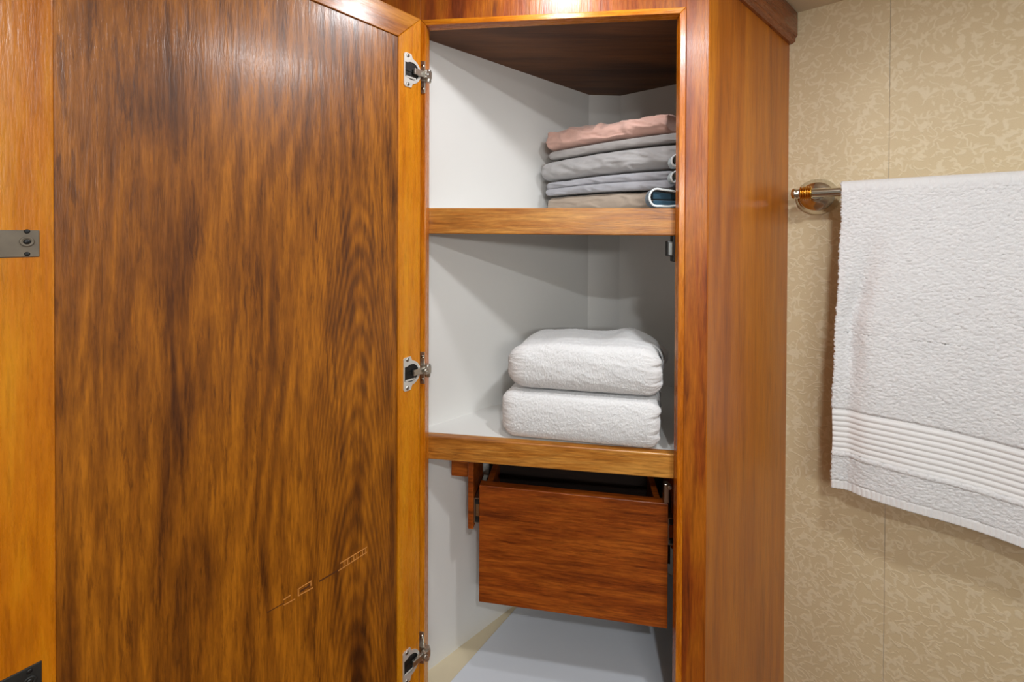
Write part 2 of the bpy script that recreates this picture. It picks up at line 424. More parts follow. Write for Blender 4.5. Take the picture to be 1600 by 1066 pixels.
# crown moulding along the top of the side and of the face
def crown(name, x0, x1, M, m0=0.0, m1=0.0):
    prof = [(0.0, 0.463), (-0.006, 0.463), (-0.011, 0.466), (-0.013, 0.470), (-0.012, 0.474), (-0.015, 0.477), (-0.017, 0.482), (-0.017, 0.533), (0.0, 0.533)]
    V = []; F = []; n = len(prof)
    for (y, z) in prof: V.append((x0 + m0*y, y, z))
    for (y, z) in prof: V.append((x1 + m1*y, y, z))
    for i in range(n):
        j = (i+1) % n; F.append((i, j, n+j, n+i))
    F += [tuple(range(n))[::-1], tuple(range(n, 2*n))]
    me = mesh_of(name, V, F)
    return obj(name, me, M_crown, cab, M)
crown('crown_moulding', 0.0, Ls - 0.002, MS, 0.55, 0.0)
crown('crown_moulding', -0.30, xr, MF(), 0.0, -0.55)

I4 = Matrix.Translation((0, 0, CZ))
def wall_piece(name, p, q, thick, z0, z1, mat, ext0=0.0, ext1=0.0):
    d = (q - p).normalized(); L = (q - p).length
    # outer side = away from the cabinet inside
    nrm = Vector((-d.y, d.x))
    cen = Vector((0.15, 0.95))
    if nrm.dot(cen - p) > 0: nrm = -nrm
    me = box_mesh(name, -ext0, L + ext1, 0.0, thick, z0, z1)
    return obj(name, me, mat, cab, frame(p, d, 0.0, nrm))
CT = HEAD + 0.003
wall_piece('inner_panel', A_L, P2, 0.012, FLOORC - 0.02, CT + 0.02, M_white, 0.0, 0.0)
wall_piece('inner_panel', P3, B_R, 0.012, FLOORC - 0.02, CT + 0.02, M_white)
wall_piece('inner_panel', A_R - Vector((-SD.y, SD.x))*0, B_R, -0.003, FLOORC - 0.02, CT + 0.02, M_white, -0.002, -0.002)
wall_piece('corner_batten', P2, P3, 0.012, FLOORC - 0.02, CT + 0.02, M_white, 0.0, 0.0)

def inset(pts, d):
    c = sum((Vector(p) for p in pts), Vector((0, 0))) / len(pts)
    return [C2(Vector(p) + (c - Vector(p)).normalized()*d) for p in pts]
PLAN = [A_L, A_R, B_R, P3, P2]
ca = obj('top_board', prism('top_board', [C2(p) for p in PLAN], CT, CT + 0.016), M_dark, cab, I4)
cf = obj('cabinet_floor', prism('cabinet_floor', [C2(p) for p in PLAN], FLOORC - 0.014, FLOORC), M_cream, cab, I4)
# pale liner lying on the cupboard floor
le0 = Vector((-0.112, 0.8705)); le1 = Vector((0.0157, 1.034)); led = (le1 - le0).normalized()
l0 = isect(le0, led, face_line(0.024), FU); l1 = isect(le0, led, P1, LWD) - led*0.004
lin = [l0, A_R - FU*0.003 + FN*0.002, B_R - RWD*0.003 - Vector((0, 0.004)), P3 - Vector((0, .006)), P2 + Vector((0.002, -0.006)), l1 + Vector((0.003, 0))]
tag(obj('floor_liner', prism('floor_liner', [C2(p) for p in lin], FLOORC, FLOORC + 0.002, 0.0006, 1), M_liner, cab, I4), 'pale grey sheet lining the floor')

def shelf(z_l, z_r, th):
    """white board with a thick teak lipping; a little lower on one side, as built"""
    def zf(p):
        u = (Vector(p[:2]) - JL).dot(FU) / OPW
        return (z_r - z_l) * u
    fl = isect(P1, LWD, face_line(0.040), FU); fr = isect(SIN, SD, face_line(0.040), FU)
    s = obj('shelf', prism('shelf', [C2(p) for p in [fl, fr, B_R, P3, P2]], z_l - th*0.55, z_l - 0.0004, 0, 2, zf), M_white, cab, I4)
    bm = bmesh.new()
    add_box(bm, 0.0005 - 0.008, OPW + 0.02, T + 0.0002, 0.040, -th, 0.0)
    for v in bm.verts: v.co.z += z_l + (z_r - z_l) * v.co.x / OPW
    bevel(bm, 0.0022, 3)
    obj('lipping', bm_mesh('lipping', bm), M_nose, s, MF())
    return s
shelf(0.0516, 0.0494, 0.051)
shelf(-0.4025, -0.4085, 0.046)

# ------------------------------------------------------------------ door
D0 = Vector((-0.1733, 0.800)); DD = Vector((-0.653, -0.757)).normalized(); DN = Vector((0.757, -0.653)).normalized()
MD = frame(D0, DD, 0.0, DN)                                           # x to the free edge, y out of the inner face, z up
DW = 0.52; DT = 0.405; DB = -0.945; SW = 0.0492
door = obj('door', box_mesh('door', SW - 0.006, DW - SW + 0.006, -0.016, -0.0028, DB + SW - 0.006, DT - SW + 0.006), M_panel, cab, MD)
tag(door, 'open cupboard door with dark grained panel and golden frame')
def dpiece(name, pts, mat, bev=0.0014):
    bm = bmesh.new()
    a = [bm.verts.new((p[0], 0.0, p[1])) for p in pts]; b = [bm.verts.new((p[0], -0.019, p[1])) for p in pts]
    bm.faces.new(a); bm.faces.new(b[::-1]); n = len(pts)
    for i in range(n):
        j = (i+1) % n; bm.faces.new((a[j], a[i], b[i], b[j]))
    bmesh.ops.recalc_face_normals(bm, faces=list(bm.faces))
    bevel(bm, bev, 2)
    return obj(name, bm_mesh(name, bm), mat, door, MD)
dpiece('door_stile', [(0, DB), (SW, DB + SW), (SW, DT - SW), (0, DT)], M_stile)
dpiece('door_stile', [(DW, DB), (DW - SW, DB + SW), (DW - SW, DT - SW), (DW, DT)], M_stile)
dpiece('door_rail', [(0, DT), (SW, DT - SW), (DW - SW, DT - SW), (DW, DT)], M_rail)
dpiece('door_rail', [(0, DB), (SW, DB + SW), (DW - SW, DB + SW), (DW, DB)], M_rail)

# scuffed ladder-like dent in the panel, running up to the hinge side
def door_tz(px, py):
    X = (px - 800)/660.0
    t = (X*D0.y - D0.x) / (DD.x - X*DD.y)
    return t, (366 - py)/660.0 * (D0.y + DD.y*t)
bm = bmesh.new()
def strip(p, q, w, mi):
    a = Vector(door_tz(*p)); b = Vector(door_tz(*q)); d = (b - a).normalized(); n_ = Vector((-d.y, d.x)) * w * 0.5
    V = [bm.verts.new((c.x, y, c.y)) for y in (-0.0030, -0.00245) for c in (a - n_, b - n_, b + n_, a + n_)]
    for f in ((0,1,2,3),(7,6,5,4),(0,4,5,1),(1,5,6,2),(2,6,7,3),(3,7,4,0)):
        bm.faces.new([V[i] for i in f]).material_index = mi
strip((530, 898), (575, 868), 0.0014, 0); strip((533, 886), (575, 860), 0.0014, 0)
for i in range(9):
    x = 536 + i*4.6
    strip((x, 884.5 - (i*4.6)*0.62), (x, 895 - (i*4.6)*0.64), 0.0010, 0 if i % 3 else 1)
strip((467, 938), (490, 925), 0.0014, 0); strip((466, 928), (488, 914), 0.0012, 0); strip((467, 927), (467, 938), 0.0014, 0); strip((487, 914), (487, 922), 0.0012, 0)
strip((443, 945), (455, 937), 0.0014, 0); strip((444, 953), (462, 943), 0.0012, 0); strip((500, 915), (530, 897), 0.0022, 1); strip((418, 965), (444, 950), 0.0012, 1); strip((470, 931), (486, 921), 0.003, 1)
bmesh.ops.recalc_face_normals(bm, faces=list(bm.faces))
tag(obj('scratch_mark', bm_mesh('scratch_mark', bm), [M_scar, M_scard], door, MD), 'ladder-like scrape in the varnish')

# strike plates on the free stile
def strike(z, mat, label, w=0.029, h=0.0275, x=0.4955):
    bm = bmesh.new()
    add_box(bm, x - w/2, x + w/2, -0.001, 0.0012, z - h/2, z + h/2)
    bevel(bm, 0.0008, 2)
    for mi_, (cx, cz, r) in enumerate(((x - 0.006, z + 0.002, 0.0052),)):
        Mx = Matrix.Translation((cx, 0.0010, cz)) @ Matrix.Rotation(-math.pi/2, 4, 'X')
        lathe(bm, [(r, 0), (r, 0.0010), (r*0.8, 0.0014), (r*0.55, 0.0006)], 20, Mx, 0)
        lathe(bm, [(r*0.5, 0), (r*0.5, 0.0009), (r*0.1, 0.0010)], 16, Mx, 1)
    for dz in (0.0125, -0.0105):
        Mx = Matrix.Translation((x - 0.006, 0.0010, z + dz)) @ Matrix.Rotation(-math.pi/2, 4, 'X')
        lathe(bm, [(0.0022, 0), (0.0022, 0.0005), (0.0012, 0.0008)], 12, Mx, 1)
    tag(obj('strike_plate', bm_mesh('strike_plate', bm), [mat, M_black], door, MD), label)
strike(-0.0115, M_pewter, 'tarnished pewter strike plate')
strike(-0.462, M_iron, 'dark iron strike plate', h=0.034)

# ------------------------------------------------------------------ hinges: sprung cup on the door stile, narrow plate on the bead
def hinge(z, flip=1):
    Mh = MD @ Matrix.Translation((0, 0, z))
    # arm and barrel
    bm = bmesh.new()
    add_box(bm, -0.004, 0.020, 0.0022, 0.0085, -0.0055, 0.0055)
    add_box(bm, -0.0165, -0.002, 0.003, 0.013, -0.0075, 0.0075)
    bevel(bm, 0.0012, 2)
    lathe(bm, [(0.0046, -0.012), (0.0052, -0.0105), (0.0052, 0.0105), (0.0046, 0.012)], 20, Matrix.Translation((-0.012, 0.0075, -0.002*flip)))
    lathe(bm, [(0.0046, 0), (0.0046, 0.0018), (0.003, 0.0026), (0.0012, 0.0012)], 16, Matrix.Translation((-0.0045, 0.0122, 0)) @ Matrix.Rotation(-math.pi/2, 4, 'X'))
    h = obj('hinge', bm_mesh('hinge', bm), M_steel, cab, Mh)
    tag(h, 'nickel sprung cup hinge')
    # D-shaped cup plate with ears, ring-shaped around the dark cup
    out = []
    def arc(cx, cz, r, a0, a1, n): return [(cx + r*math.cos(math.radians(a0 + (a1-a0)*i/n)), cz + r*math.sin(math.radians(a0 + (a1-a0)*i/n))) for i in range(n+1)]
    outer = [(0.0385, -0.031), (0.0385, 0.031), (0.0215, 0.031), (0.0215, 0.0235)] + arc(0.0245, 0, 0.0235, 97, 263, 16)[0:] + [(0.0215, -0.0235), (0.0215, -0.031)]
    m = 48
    # resample the outline and the cup opening by the same angle so they can be bridged
    def ray_hit(poly, a):
        best = None; dx, dz = math.cos(a), math.sin(a); cx = 0.0225
        for i in range(len(poly)):
            (x1, z1), (x2, z2) = poly[i], poly[(i+1) % len(poly)]
            den = dx*(z2-z1) - dz*(x2-x1)
            if abs(den) < 1e-12: continue
            t = ((x1-cx)*(z2-z1) - z1*(x2-x1)) / den; u = ((x1-cx)*dz - z1*dx) / den
            if t > 0 and -1e-6 <= u <= 1+1e-6 and (best is None or t > best): best = t
        return (cx + dx*best, dz*best)
    cup = [(0.0360, -0.0135), (0.0360, 0.0135)] + arc(0.0215, 0, 0.0165, 55, 305, 20)
    angs = [2*math.pi*i/m for i in range(m)]
    O = [ray_hit(outer, a) for a in angs]; C = [ray_hit(cup, a) for a in angs]
    bm = bmesh.new()
    y1, y0, yc = 0.0018, -0.0005, 0.0003
    ro = [bm.verts.new((p[0], y0, p[1])) for p in O]; rt = [bm.verts.new((p[0], y1, p[1])) for p in O]
    ri = [bm.verts.new((p[0], y1, p[1])) for p in C]; rb = [bm.verts.new((p[0], y0, p[1])) for p in C]
    for i in range(m):
        j = (i+1) % m
        bm.faces.new((ro[i], ro[j], rt[j], rt[i])); bm.faces.new((rt[i], rt[j], ri[j], ri[i])); bm.faces.new((ri[i], ri[j], rb[j], rb[i]))
    bmesh.ops.recalc_face_normals(bm, faces=list(bm.faces))
    for dz in (0.0262, -0.0262):
        Mx = Matrix.Translation((0.030, y1 - 0.0004, dz)) @ Matrix.Rotation(-math.pi/2, 4, 'X')
        lathe(bm, [(0.0036, 0), (0.0034, 0.0010), (0.0016, 0.0013)], 16, Mx, 1)
        lathe(bm, [(0.0012, 0.001), (0.0012, 0.0016), (0.0004, 0.0016)], 8, Mx, 2)
    obj('cup_plate', bm_mesh('cup_plate', bm), [M_nickel, M_steel, M_black], h, Mh)
    bm = bmesh.new()
    vs = [bm.verts.new((p[0], 0.0002, p[1])) for p in C]; bm.faces.new(vs)
    bmesh.ops.recalc_face_normals(bm, faces=list(bm.faces))
    add_box(bm, 0.010, 0.034, 0.0003, 0.0012, -0.0015, 0.0005)
    obj('cup', bm_mesh('cup', bm), M_black, h, Mh)
    bm = bmesh.new()
    add_box(bm, 0.012, 0.0345, 0.0004, 0.0024, -0.0125*flip - 0.0018, -0.0125*flip + 0.0018)
    bevel(bm, 0.0008, 1)
    obj('spring_bar', bm_mesh('spring_bar', bm), M_nickel, h, Mh)
    # narrow fixing plate on the bead
    bm = bmesh.new()
    add_box(bm, -0.0096, -0.0004, -0.0034, -0.0015, -0.031, 0.031)
    bevel(bm, 0.0008, 2)
    for dz in (0.022, -0.022):
        Mx = Matrix.Translation((-0.005, -0.0030, dz)) @ Matrix.Rotation(math.pi/2, 4, 'X')
        lathe(bm, [(0.0034, 0), (0.0032, 0.0012), (0.0014, 0.0016)], 16, Mx, 1)
        lathe(bm, [(0.0011, 0.001), (0.0011, 0.0018), (0.0003, 0.0018)], 8, Mx, 2)
    add_box(bm, -0.009, 0.004, -0.012, -0.003, -0.010, 0.010)
    obj('fixing_plate', bm_mesh('fixing_plate', bm), [M_steel, M_chrome, M_black], h, MF(z))
hinge(0.3005, 1); hinge(-0.2585, 1); hinge(-0.803, 1)

# ------------------------------------------------------------------ touch catch under the upper shelf
bm = bmesh.new()
add_box(bm, OPW - 0.004, OPW + 0.012, T + 0.001, T + 0.020, -0.050, -0.0015)
bevel(bm, 0.001, 2)
ct = obj('door_catch', bm_mesh('door_catch', bm), M_black, cab, MF())
bm = bmesh.new(); add_box(bm, OPW - 0.0135, OPW - 0.003, T + 0.002, T + 0.018, -0.040, -0.0115); bevel(bm, 0.0012, 2)
obj('magnet_housing', bm_mesh('magnet_housing', bm), M_black, ct, MF())
bm = bmesh.new(); add_box(bm, OPW - 0.0115, OPW - 0.0045, T + 0.0005, T + 0.004, -0.038, -0.014); bevel(bm, 0.0006, 1)
obj('magnet', bm_mesh('magnet', bm), M_grey, ct, MF())

# ------------------------------------------------------------------ drawer
Q_L = Vector((-0.0650, 0.858)); Q_R = Vector((0.2994, 0.800))
QU = (Q_R - Q_L).normalized(); QN = Vector((-QU.y, QU.x)); QW = (Q_R - Q_L).length
MQ = frame(Q_L, QU)
dr = obj('drawer', box_mesh('drawer', 0.012, QW - 0.012, 0.018, 0.024, -0.735, -0.53), M_dark, cab, MQ)
tag(dr, 'reddish teak drawer with plain front on metal runners')
obj('drawer_front', box_mesh('drawer_front', 0, QW, 0, 0.018, -0.7525, -0.5125, 0.0012), M_drawer, dr, MQ)
for x in (0.010, QW - 0.022):
    obj('drawer_side', box_mesh('drawer_side', x, x + 0.012, 0.018, 0.122, -0.738, -0.519, 0.0008), M_drawer, dr, MQ)
obj('drawer_back', box_mesh('drawer_back', 0.022, QW - 0.022, 0.112, 0.122, -0.738, -0.519), M_inshade, dr, MQ)
obj('drawer_bottom', box_mesh('drawer_bottom', 0.012, QW - 0.012, 0.018, 0.122, -0.742, -0.738), M_inshade, dr, MQ)
def runner(x0, x1, z0, z1, name='runner'):
    bm = bmesh.new()
    add_box(bm, x0, x1, 0.004, 0.088, z0, z0 + 0.0016); add_box(bm, x0, x1, 0.004, 0.088, z1 - 0.0016, z1)
    add_box(bm, x0, x0 + 0.0014, 0.004, 0.088, z0, z1)
    add_box(bm, x0 + 0.003, x1 - 0.001, 0.006, 0.020, z0 + 0.013, z1 - 0.014, 1)
    add_box(bm, x0 + 0.002, x1, 0.008, 0.086, z0 + 0.002, z1 - 0.002, 2)
    return obj(name, bm_mesh(name, bm), [M_steel, M_chrome, M_black], dr, MQ)
runner(-0.0115, -0.0005, -0.594, -0.542)
runner(QW + 0.0005, QW + 0.0115, -0.594, -0.542)
# hanger board and cleat under the shelf
hb = obj('drawer_hanger', box_mesh('drawer_hanger', -0.0245, -0.0120, 0.0, 0.09, -0.606, -0.452, 0.003, 3), M_drawer, cab, MQ)
obj('cleat', box_mesh('cleat', -0.066, -0.025, 0.022, 0.050, -0.512, -0.450, 0.0015), M_drawer, hb, MQ)
obj('housing_back', box_mesh('housing_back', -0.006, QW + 0.03, 0.124, 0.132, -0.72, -0.452), M_inshade, hb, MQ)
obj('drawer_hanger', box_mesh('drawer_hanger', QW + 0.012, QW + 0.024, 0.03, 0.12, -0.62, -0.456, 0.002), M_drawer, cab, MQ)
bm = bmesh.new()
add_box(bm, OPW - 0.012, OPW - 0.003, T + 0.018, T + 0.030, -0.512, -0.475, 0); bevel(bm, 0.0012, 2)
lathe(bm, [(0.0045, 0), (0.0045, 0.008), (0.003, 0.0095)], 16, Matrix.Translation((OPW - 0.004, T + 0.020, -0.478)) @ Matrix.Rotation(math.pi/2, 4, 'X'))
tag(obj('shelf_bracket', bm_mesh('shelf_bracket', bm), M_steel, cab, MF()), 'small nickel bracket under the lower shelf')

# ------------------------------------------------------------------ soft goods
def folded(name, L, D, h, mat, M, label, cat, group=None, nx=110, layers=1, seed=0, wr=0.0012, nose=0.6, endr=0.012, zbot=None, ztop=None, terry=0.0, lump=0.0, ridge=0.0, skew=0.0, front_n=30, top_n=30, endl=0, under=False):
    """a folded cloth: section with a rounded folded front, pulled along x; y is depth, z height"""
    sec = []
    nt = top_n
    # front, bottom to top, one rounded lobe for each layer
    lob = []
    for k in range(layers):
        z0, z1 = k*h/layers, (k+1)*h/layers
        n = front_n // layers
        for i in range(n + 1):
            a = -math.pi/2 + math.pi*i/n
            r = (z1 - z0)/2
            c = math.cos(a)
            yy = -(abs(c)**(0.52 if terry else 0.7)) * r * nose * 1.6
            if layers > 1: yy += 0.004*(k - (layers-1)/2)
            lob.append((yy + r*nose*1.6, (z0+z1)/2 + r*math.sin(a)*(1-0.02)))
    r0 = h/2/layers*nose*1.6
    bot = [(r0 + (D - 2*r0)*(1 - i/nt), 0.0) for i in range(nt)]
    top = [(r0 + (D - 2*r0)*(i/nt), h) for i in range(1, nt + 1)]
    nb = 10
    back = [(D - r0 + r0*math.cos(math.pi/2 - math.pi*i/nb), h/2 + h/2*math.sin(math.pi/2 - math.pi*i/nb)) for i in range(1, nb)]
    sec = bot + lob + top + back
    m = len(sec)
    V = []; F = []
    xs = []
    ne = 9
    for i in range(nx + 1): xs.append(i/nx*L)
    rows = []
    for i in range(ne): rows.append((endr*(1 - math.cos(math.pi/2*i/ne)), math.sin(math.pi/2*i/ne)))
    for i in range(nx + 1): rows.append((endr + (L - 2*endr)*i/nx, 1.0))
    for i in range(ne - 1, -1, -1): rows.append((L - endr*(1 - math.cos(math.pi/2*i/ne)), math.sin(math.pi/2*i/ne)))
    for ri_, (x, s) in enumerate(rows):
        for (y, z) in sec:
            zc = z - h/2; sh = h/2 - endr*0.8
            zz = h/2 + (max(-sh, min(sh, zc)) + (zc - max(-sh, min(sh, zc)))*s if sh > 0 else zc*(0.35 + 0.65*s))
            yy = y + (1 - s)*endr*0.8*(1 if y < D*0.3 else (-1 if y > D*0.7 else 0))
            p = Vector((x, yy, zz))
            q = Vector((x*0.6 + z*1.2, y*0.8, z*1.5 - x*0.5))
            d = fbm(q, 22, 3, seed)*wr*2 + fbm((x, y, z), 70, 2, seed + 3)*wr*0.7
            cr = 1 - abs(fbm((x*0.8 + z*2.2, y, z*1.6 - x*0.35), 16, 2, seed + 9))*2.2
            d += max(0, cr - 0.55)*wr*(2.6 if terry else 4.5)
            frontw = 1 - sstep(0, r0*1.5, y)
            p.y -= d*frontw
            if z > h*0.5: p.z += (min(d, 0.0) if under else d)*(1 - frontw*0.4) + lump*fbm((x, y, 0), 7, 2, seed + 5)*sstep(0.4*h, h, z)
            if ridge and z > h*0.5:
                p.z += ridge*math.exp(-((x/L - 0.74)/0.10)**2)*sstep(0.25*D, 0.6*D, y) - ridge*0.8*sstep(0.80, 1.0, x/L)*sstep(0.2, .9, y/D)
            if zbot: p.z += zbot(x/L)*(1 - z/h) + ztop(x/L)*(z/h)
            p.x += skew*y + fbm((x*0.2, y, z), 14, 2, seed + 11)*0.004
            if endl and x > L*0.5:
                p.x -= (1 - abs(math.sin(math.pi*(z/h)*endl)))**2*0.006*sstep(L*0.86, L, x)
            V.append(p)
    R = len(rows)
    for i in range(R - 1):
        for k in range(m):
            F.append((i*m + k, i*m + (k+1) % m, (i+1)*m + (k+1) % m, (i+1)*m + k))
    F.append(tuple(range(m))[::-1]); F.append(tuple((R-1)*m + k for k in range(m)))
    me = mesh_of(name, V, F, True)
    bm = bmesh.new(); bm.from_mesh(me); bmesh.ops.recalc_face_normals(bm, faces=list(bm.faces))
    if terry:
        bm.normal_update()
        rnd = random.Random(seed)
        for v in bm.verts:
            n_ = v.normal.copy()
            v.co += n_*rnd.uniform(-terry, terry)
    bm.to_mesh(me); bm.free()
    me.polygons.foreach_set('use_smooth', [True]*len(me.polygons))
    o = obj(name, me, mat, None, M)
    return tag(o, label, cat, group)

# sheets on the upper shelf, their fronts parallel to the inner right wall
ST = Vector((0.0795, 1.050))
SB = Vector((0.779, -0.627)).normalized(); SBN = Vector((0.627, 0.779)).normalized()
def stack_frame(dx, dy, z): return frame(ST + SB*dx + SBN*dy, SB, z, SBN)
flat = lambda t: 0.0
w1 = lambda t: 0.0030*math.sin(t*3.4 + 0.2) - 0.001
w2 = lambda t: 0.0045*math.sin(t*3.0 - 0.3) - 0.001
w3 = lambda t: 0.0060*math.sin(t*2.9 - 0.2) - 0.002
w4 = lambda t: 0.0050*math.sin(t*2.6 - 0.1) - 0.002
w5 = lambda t: 0.0040*math.sin(t*5.0 + 1.0)
G = 'folded sheets on the upper shelf'
folded('folded_sheet', 0.325, 0.190, 0.0385, M_beige, stack_frame(0.004, 0.002, 0.0530), 'taupe cotton sheet folded flat at the bottom of the pile', 'bed sheet', G, seed=1, wr=0.0012, zbot=flat, ztop=w1, under=True, skew=0.25)
folded('folded_sheet', 0.312, 0.190, 0.0345, M_gr3, stack_frame(0.003, -0.002, 0.0950), 'cool grey sheet folded in two layers above the taupe one', 'bed sheet', G, seed=2, layers=2, wr=0.0018, front_n=36, zbot=w1, ztop=w2, under=True, skew=0.25)
folded('folded_sheet', 0.345, 0.190, 0.0500, M_gr2, stack_frame(-0.012, -0.006, 0.1325), 'thick pale grey sheet with one plump rounded fold', 'bed sheet', G, seed=3, wr=0.0024, endr=0.02, nose=0.8, zbot=w2, ztop=w3, under=True, skew=0.25)
folded('folded_sheet', 0.330, 0.190, 0.0200, M_gr1, stack_frame(0.006, 0.006, 0.1865), 'thin warm grey sheet pressed under the pink sheet', 'bed sheet', G, seed=4, wr=0.0010, zbot=w3, ztop=w4, under=True, skew=0.25)
folded('folded_sheet', 0.298, 0.190, 0.0440, M_pink, stack_frame(0.000, 0.004, 0.2100), 'dusty pink sheet loosely rolled on top of the pile', 'bed sheet', G, seed=5, wr=0.0030, endr=0.010, nose=0.9, zbot=w4, ztop=w5, skew=0.25)

# piped cloths tucked in front of the sheets beside the jamb: each a loop of cloth with white piping
def piped(name, p, w, h, depth, mat, label, seed, tilt=0.0, z=0.05):
    rnd = random.Random(seed)
    loop = []
    n = 28
    for i in range(n + 1):                                          # lower leaf, round the fold, upper leaf
        t = i/n
        if t < 0.36: x = w*(1 - t/0.36*0.88); zz = 0.0 + 0.006*math.sin(t/0.36*3.0 + seed)*(0.6)
        elif t < 0.64:
            a = -math.pi/2 - math.pi*(t - 0.36)/0.28
            x = w*0.12 + h*0.42*math.cos(a); zz = h*0.5 + h*0.5*math.sin(a)
        else: x = w*(0.12 + (t - 0.64)/0.36*0.88); zz = h + tilt*((t - 0.64)/0.36)
        loop.append((x, max(0.0, zz)))
    th = 0.0028
    V = []; F = []; nd = 10
    norms = []
    for i in range(n + 1):
        a = loop[max(0, i-1)]; b = loop[min(n, i+1)]
        d = Vector((b[0]-a[0], b[1]-a[1])).normalized(); norms.append(Vector((-d.y, d.x)))
    for j in range(nd + 1):
        y = depth*j/nd
        for s in (0, 1):
            for i in range(n + 1):
                q = Vector(loop[i]) + norms[i]*(th*s*-1)
                q.y += fbm((q.x, y, q.y), 40, 2, seed)*0.002*(1 if 3 < i < n-3 else .5)
                V.append((q.x, y, max(0.0004, q.y + th)))
    m = n + 1
    for j in range(nd):
        for i in range(n):
            a = j*2*m + i
            F.append((a, a+1, a+1+2*m, a+2*m)); F.append((a+m, a+m+2*m, a+m+1+2*m, a+m+1))
        for i in (0, n):
            a = j*2*m + i; F.append((a, a+2*m, a+3*m, a+m))
    for j in (0, nd):
        for i in range(n):
            a = j*2*m + i; F.append((a, a+m, a+m+1, a+1))
    me = mesh_of(name, V, F, True)
    bm = bmesh.new(); bm.from_mesh(me); bmesh.ops.recalc_face_normals(bm, faces=list(bm.faces)); bm.to_mesh(me); bm.free()
    root = thing(name, frame(p, FU, z), label, 'cloth', 'piped cloths beside the sheets')
    obj('cloth_body', me, mat, root, frame(p, FU, z))
    bm = bmesh.new()
    tube_path(bm, [(V[i][0]*0.5 + V[i+m][0]*0.5, -0.0008, V[i][2]*0.5 + V[i+m][2]*0.5) for i in range(m)], 0.0020, 8)
    obj('piping', bm_mesh('piping', bm), M_pipe, root, frame(p, FU, z))
    # inner fold of the same cloth
    bm = bmesh.new()
    vv = add_box(bm, w*0.05, w*0.97, 0.003, depth - 0.003, 0.0045, h*0.47)
    for (a_, b_) in ((4, 0.44), (5, 0.36), (6, 0.36), (7, 0.44)): vv[a_].co.z = h*b_ if tilt else h*0.47
    vv = add_box(bm, w*0.05, w*0.97, 0.006, depth - 0.003, h*0.50, h*0.92)
    for a_ in (5, 6): vv[a_].co.z = h*0.92 + tilt*0.9
    for a_ in (1, 2): vv[a_].co.z = h*(0.42 if tilt else 0.5)
    bevel(bm, h*0.05, 2)
    obj('inner_fold', bm_mesh('inner_fold', bm), mat, root, frame(p, FU, z))
    return root
pc = isect((0, 0), (217/660.0, 1.0), face_line(0.052), FU)
piped('piped_cloth', pc, 0.085, 0.036, 0.035, M_blue, 'deep teal cloth with white piping folded beside the sheets', 3, -0.012, 0.0512)
pc2 = isect((0, 0), (250/660.0, 1.0), face_line(0.056), FU)
piped('piped_cloth', pc2, 0.06, 0.026, 0.024, M_mist, 'white-piped pale grey cloth lying directly on the teal cloth', 5, 0.0, 0.0955)
piped('piped_cloth', pc2 + FU*0.001, 0.06, 0.027, 0.024, M_mist, 'white-piped pale grey cloth on top of its pile beside the sheets', 6, 0.0, 0.1260)

# bath towels on the lower shelf
lean = lambda t: -0.0040*t                                            # lies with the slope of the shelf
TU = Vector((0.985, -0.150)).normalized()
TB = Vector((-0.021, 0.8270))
folded('folded_towel', 0.306, 0.20, 0.0915, M_terry, frame(TB, TU, -0.4022), 'thick white terry towel folded flat on the lower shelf', 'towel', 'folded bath towels', nx=200, seed=11, wr=0.0004, endr=0.026, terry=0.0009, lump=0.0, under=True, skew=0.16, front_n=74, top_n=60, nose=0.34, endl=3, zbot=lean, ztop=lean)
folded('folded_towel', 0.300, 0.205, 0.090, M_terry, frame(TB + TU*0.010 + Vector((0, 0.002)), TU, -0.3060), 'plump white terry towel with rumpled top, stacked on another', 'towel', 'folded bath towels', nx=200, seed=12, wr=0.0007, endr=0.036, terry=0.0009, lump=0.016, ridge=0.014, skew=0.20, front_n=74, top_n=60, nose=0.52, endl=3, zbot=lean, ztop=lean)

# ------------------------------------------------------------------ towel rail on the papered wall
RZ = 0.0905
MR = frame(WALLC, WD, 0.0, WN)                                        # x along the wall, y out of it
rail = thing('towel_rail', MR @ Matrix.Translation((0.058, 0.0015, RZ)), 'polished nickel towel rail with brass collar and round wall plate', 'towel rail')
BAR_Y = 0.072; BAR_Z = 0.0945
RL = 0.78
def along(x, y, z): return MR @ Matrix.Translation((x, y, z)) @ Matrix.Rotation(math.pi/2, 4, 'Y')   # local z along the wall
def outof(x, y, z): return MR @ Matrix.Translation((x, y, z)) @ Matrix.Rotation(-math.pi/2, 4, 'X')  # local z out of the wall
bm = bmesh.new(); lathe(bm, [(0.0098, -0.012), (0.0098, RL + 0.012)], 32)
obj('bar', bm_mesh('bar', bm), M_chrome, rail, along(0.052, BAR_Y, BAR_Z))
for x in (0.058, 0.058 + RL - 0.01):
    bm = bmesh.new()
    lathe(bm, [(0.0415, 0.0), (0.0420, 0.003), (0.0415, 0.006), (0.0385, 0.008), (0.0380, 0.0105), (0.0350, 0.012), (0.0345, 0.0145), (0.0310, 0.0175), (0.0240, 0.021), (0.0160, 0.0235), (0.0130, 0.026)], 56)
    pl = obj('wall_plate', bm_mesh('wall_plate', bm), M_chrome, rail, outof(x, 0.0015, RZ))
    bm = bmesh.new()
    lathe(bm, [(0.0125, 0.024), (0.0095, 0.032), (0.0095, 0.060), (0.0125, 0.066)], 32)
    obj('post', bm_mesh('post', bm), M_chrome, pl, outof(x, 0.0015, RZ + 0.003))
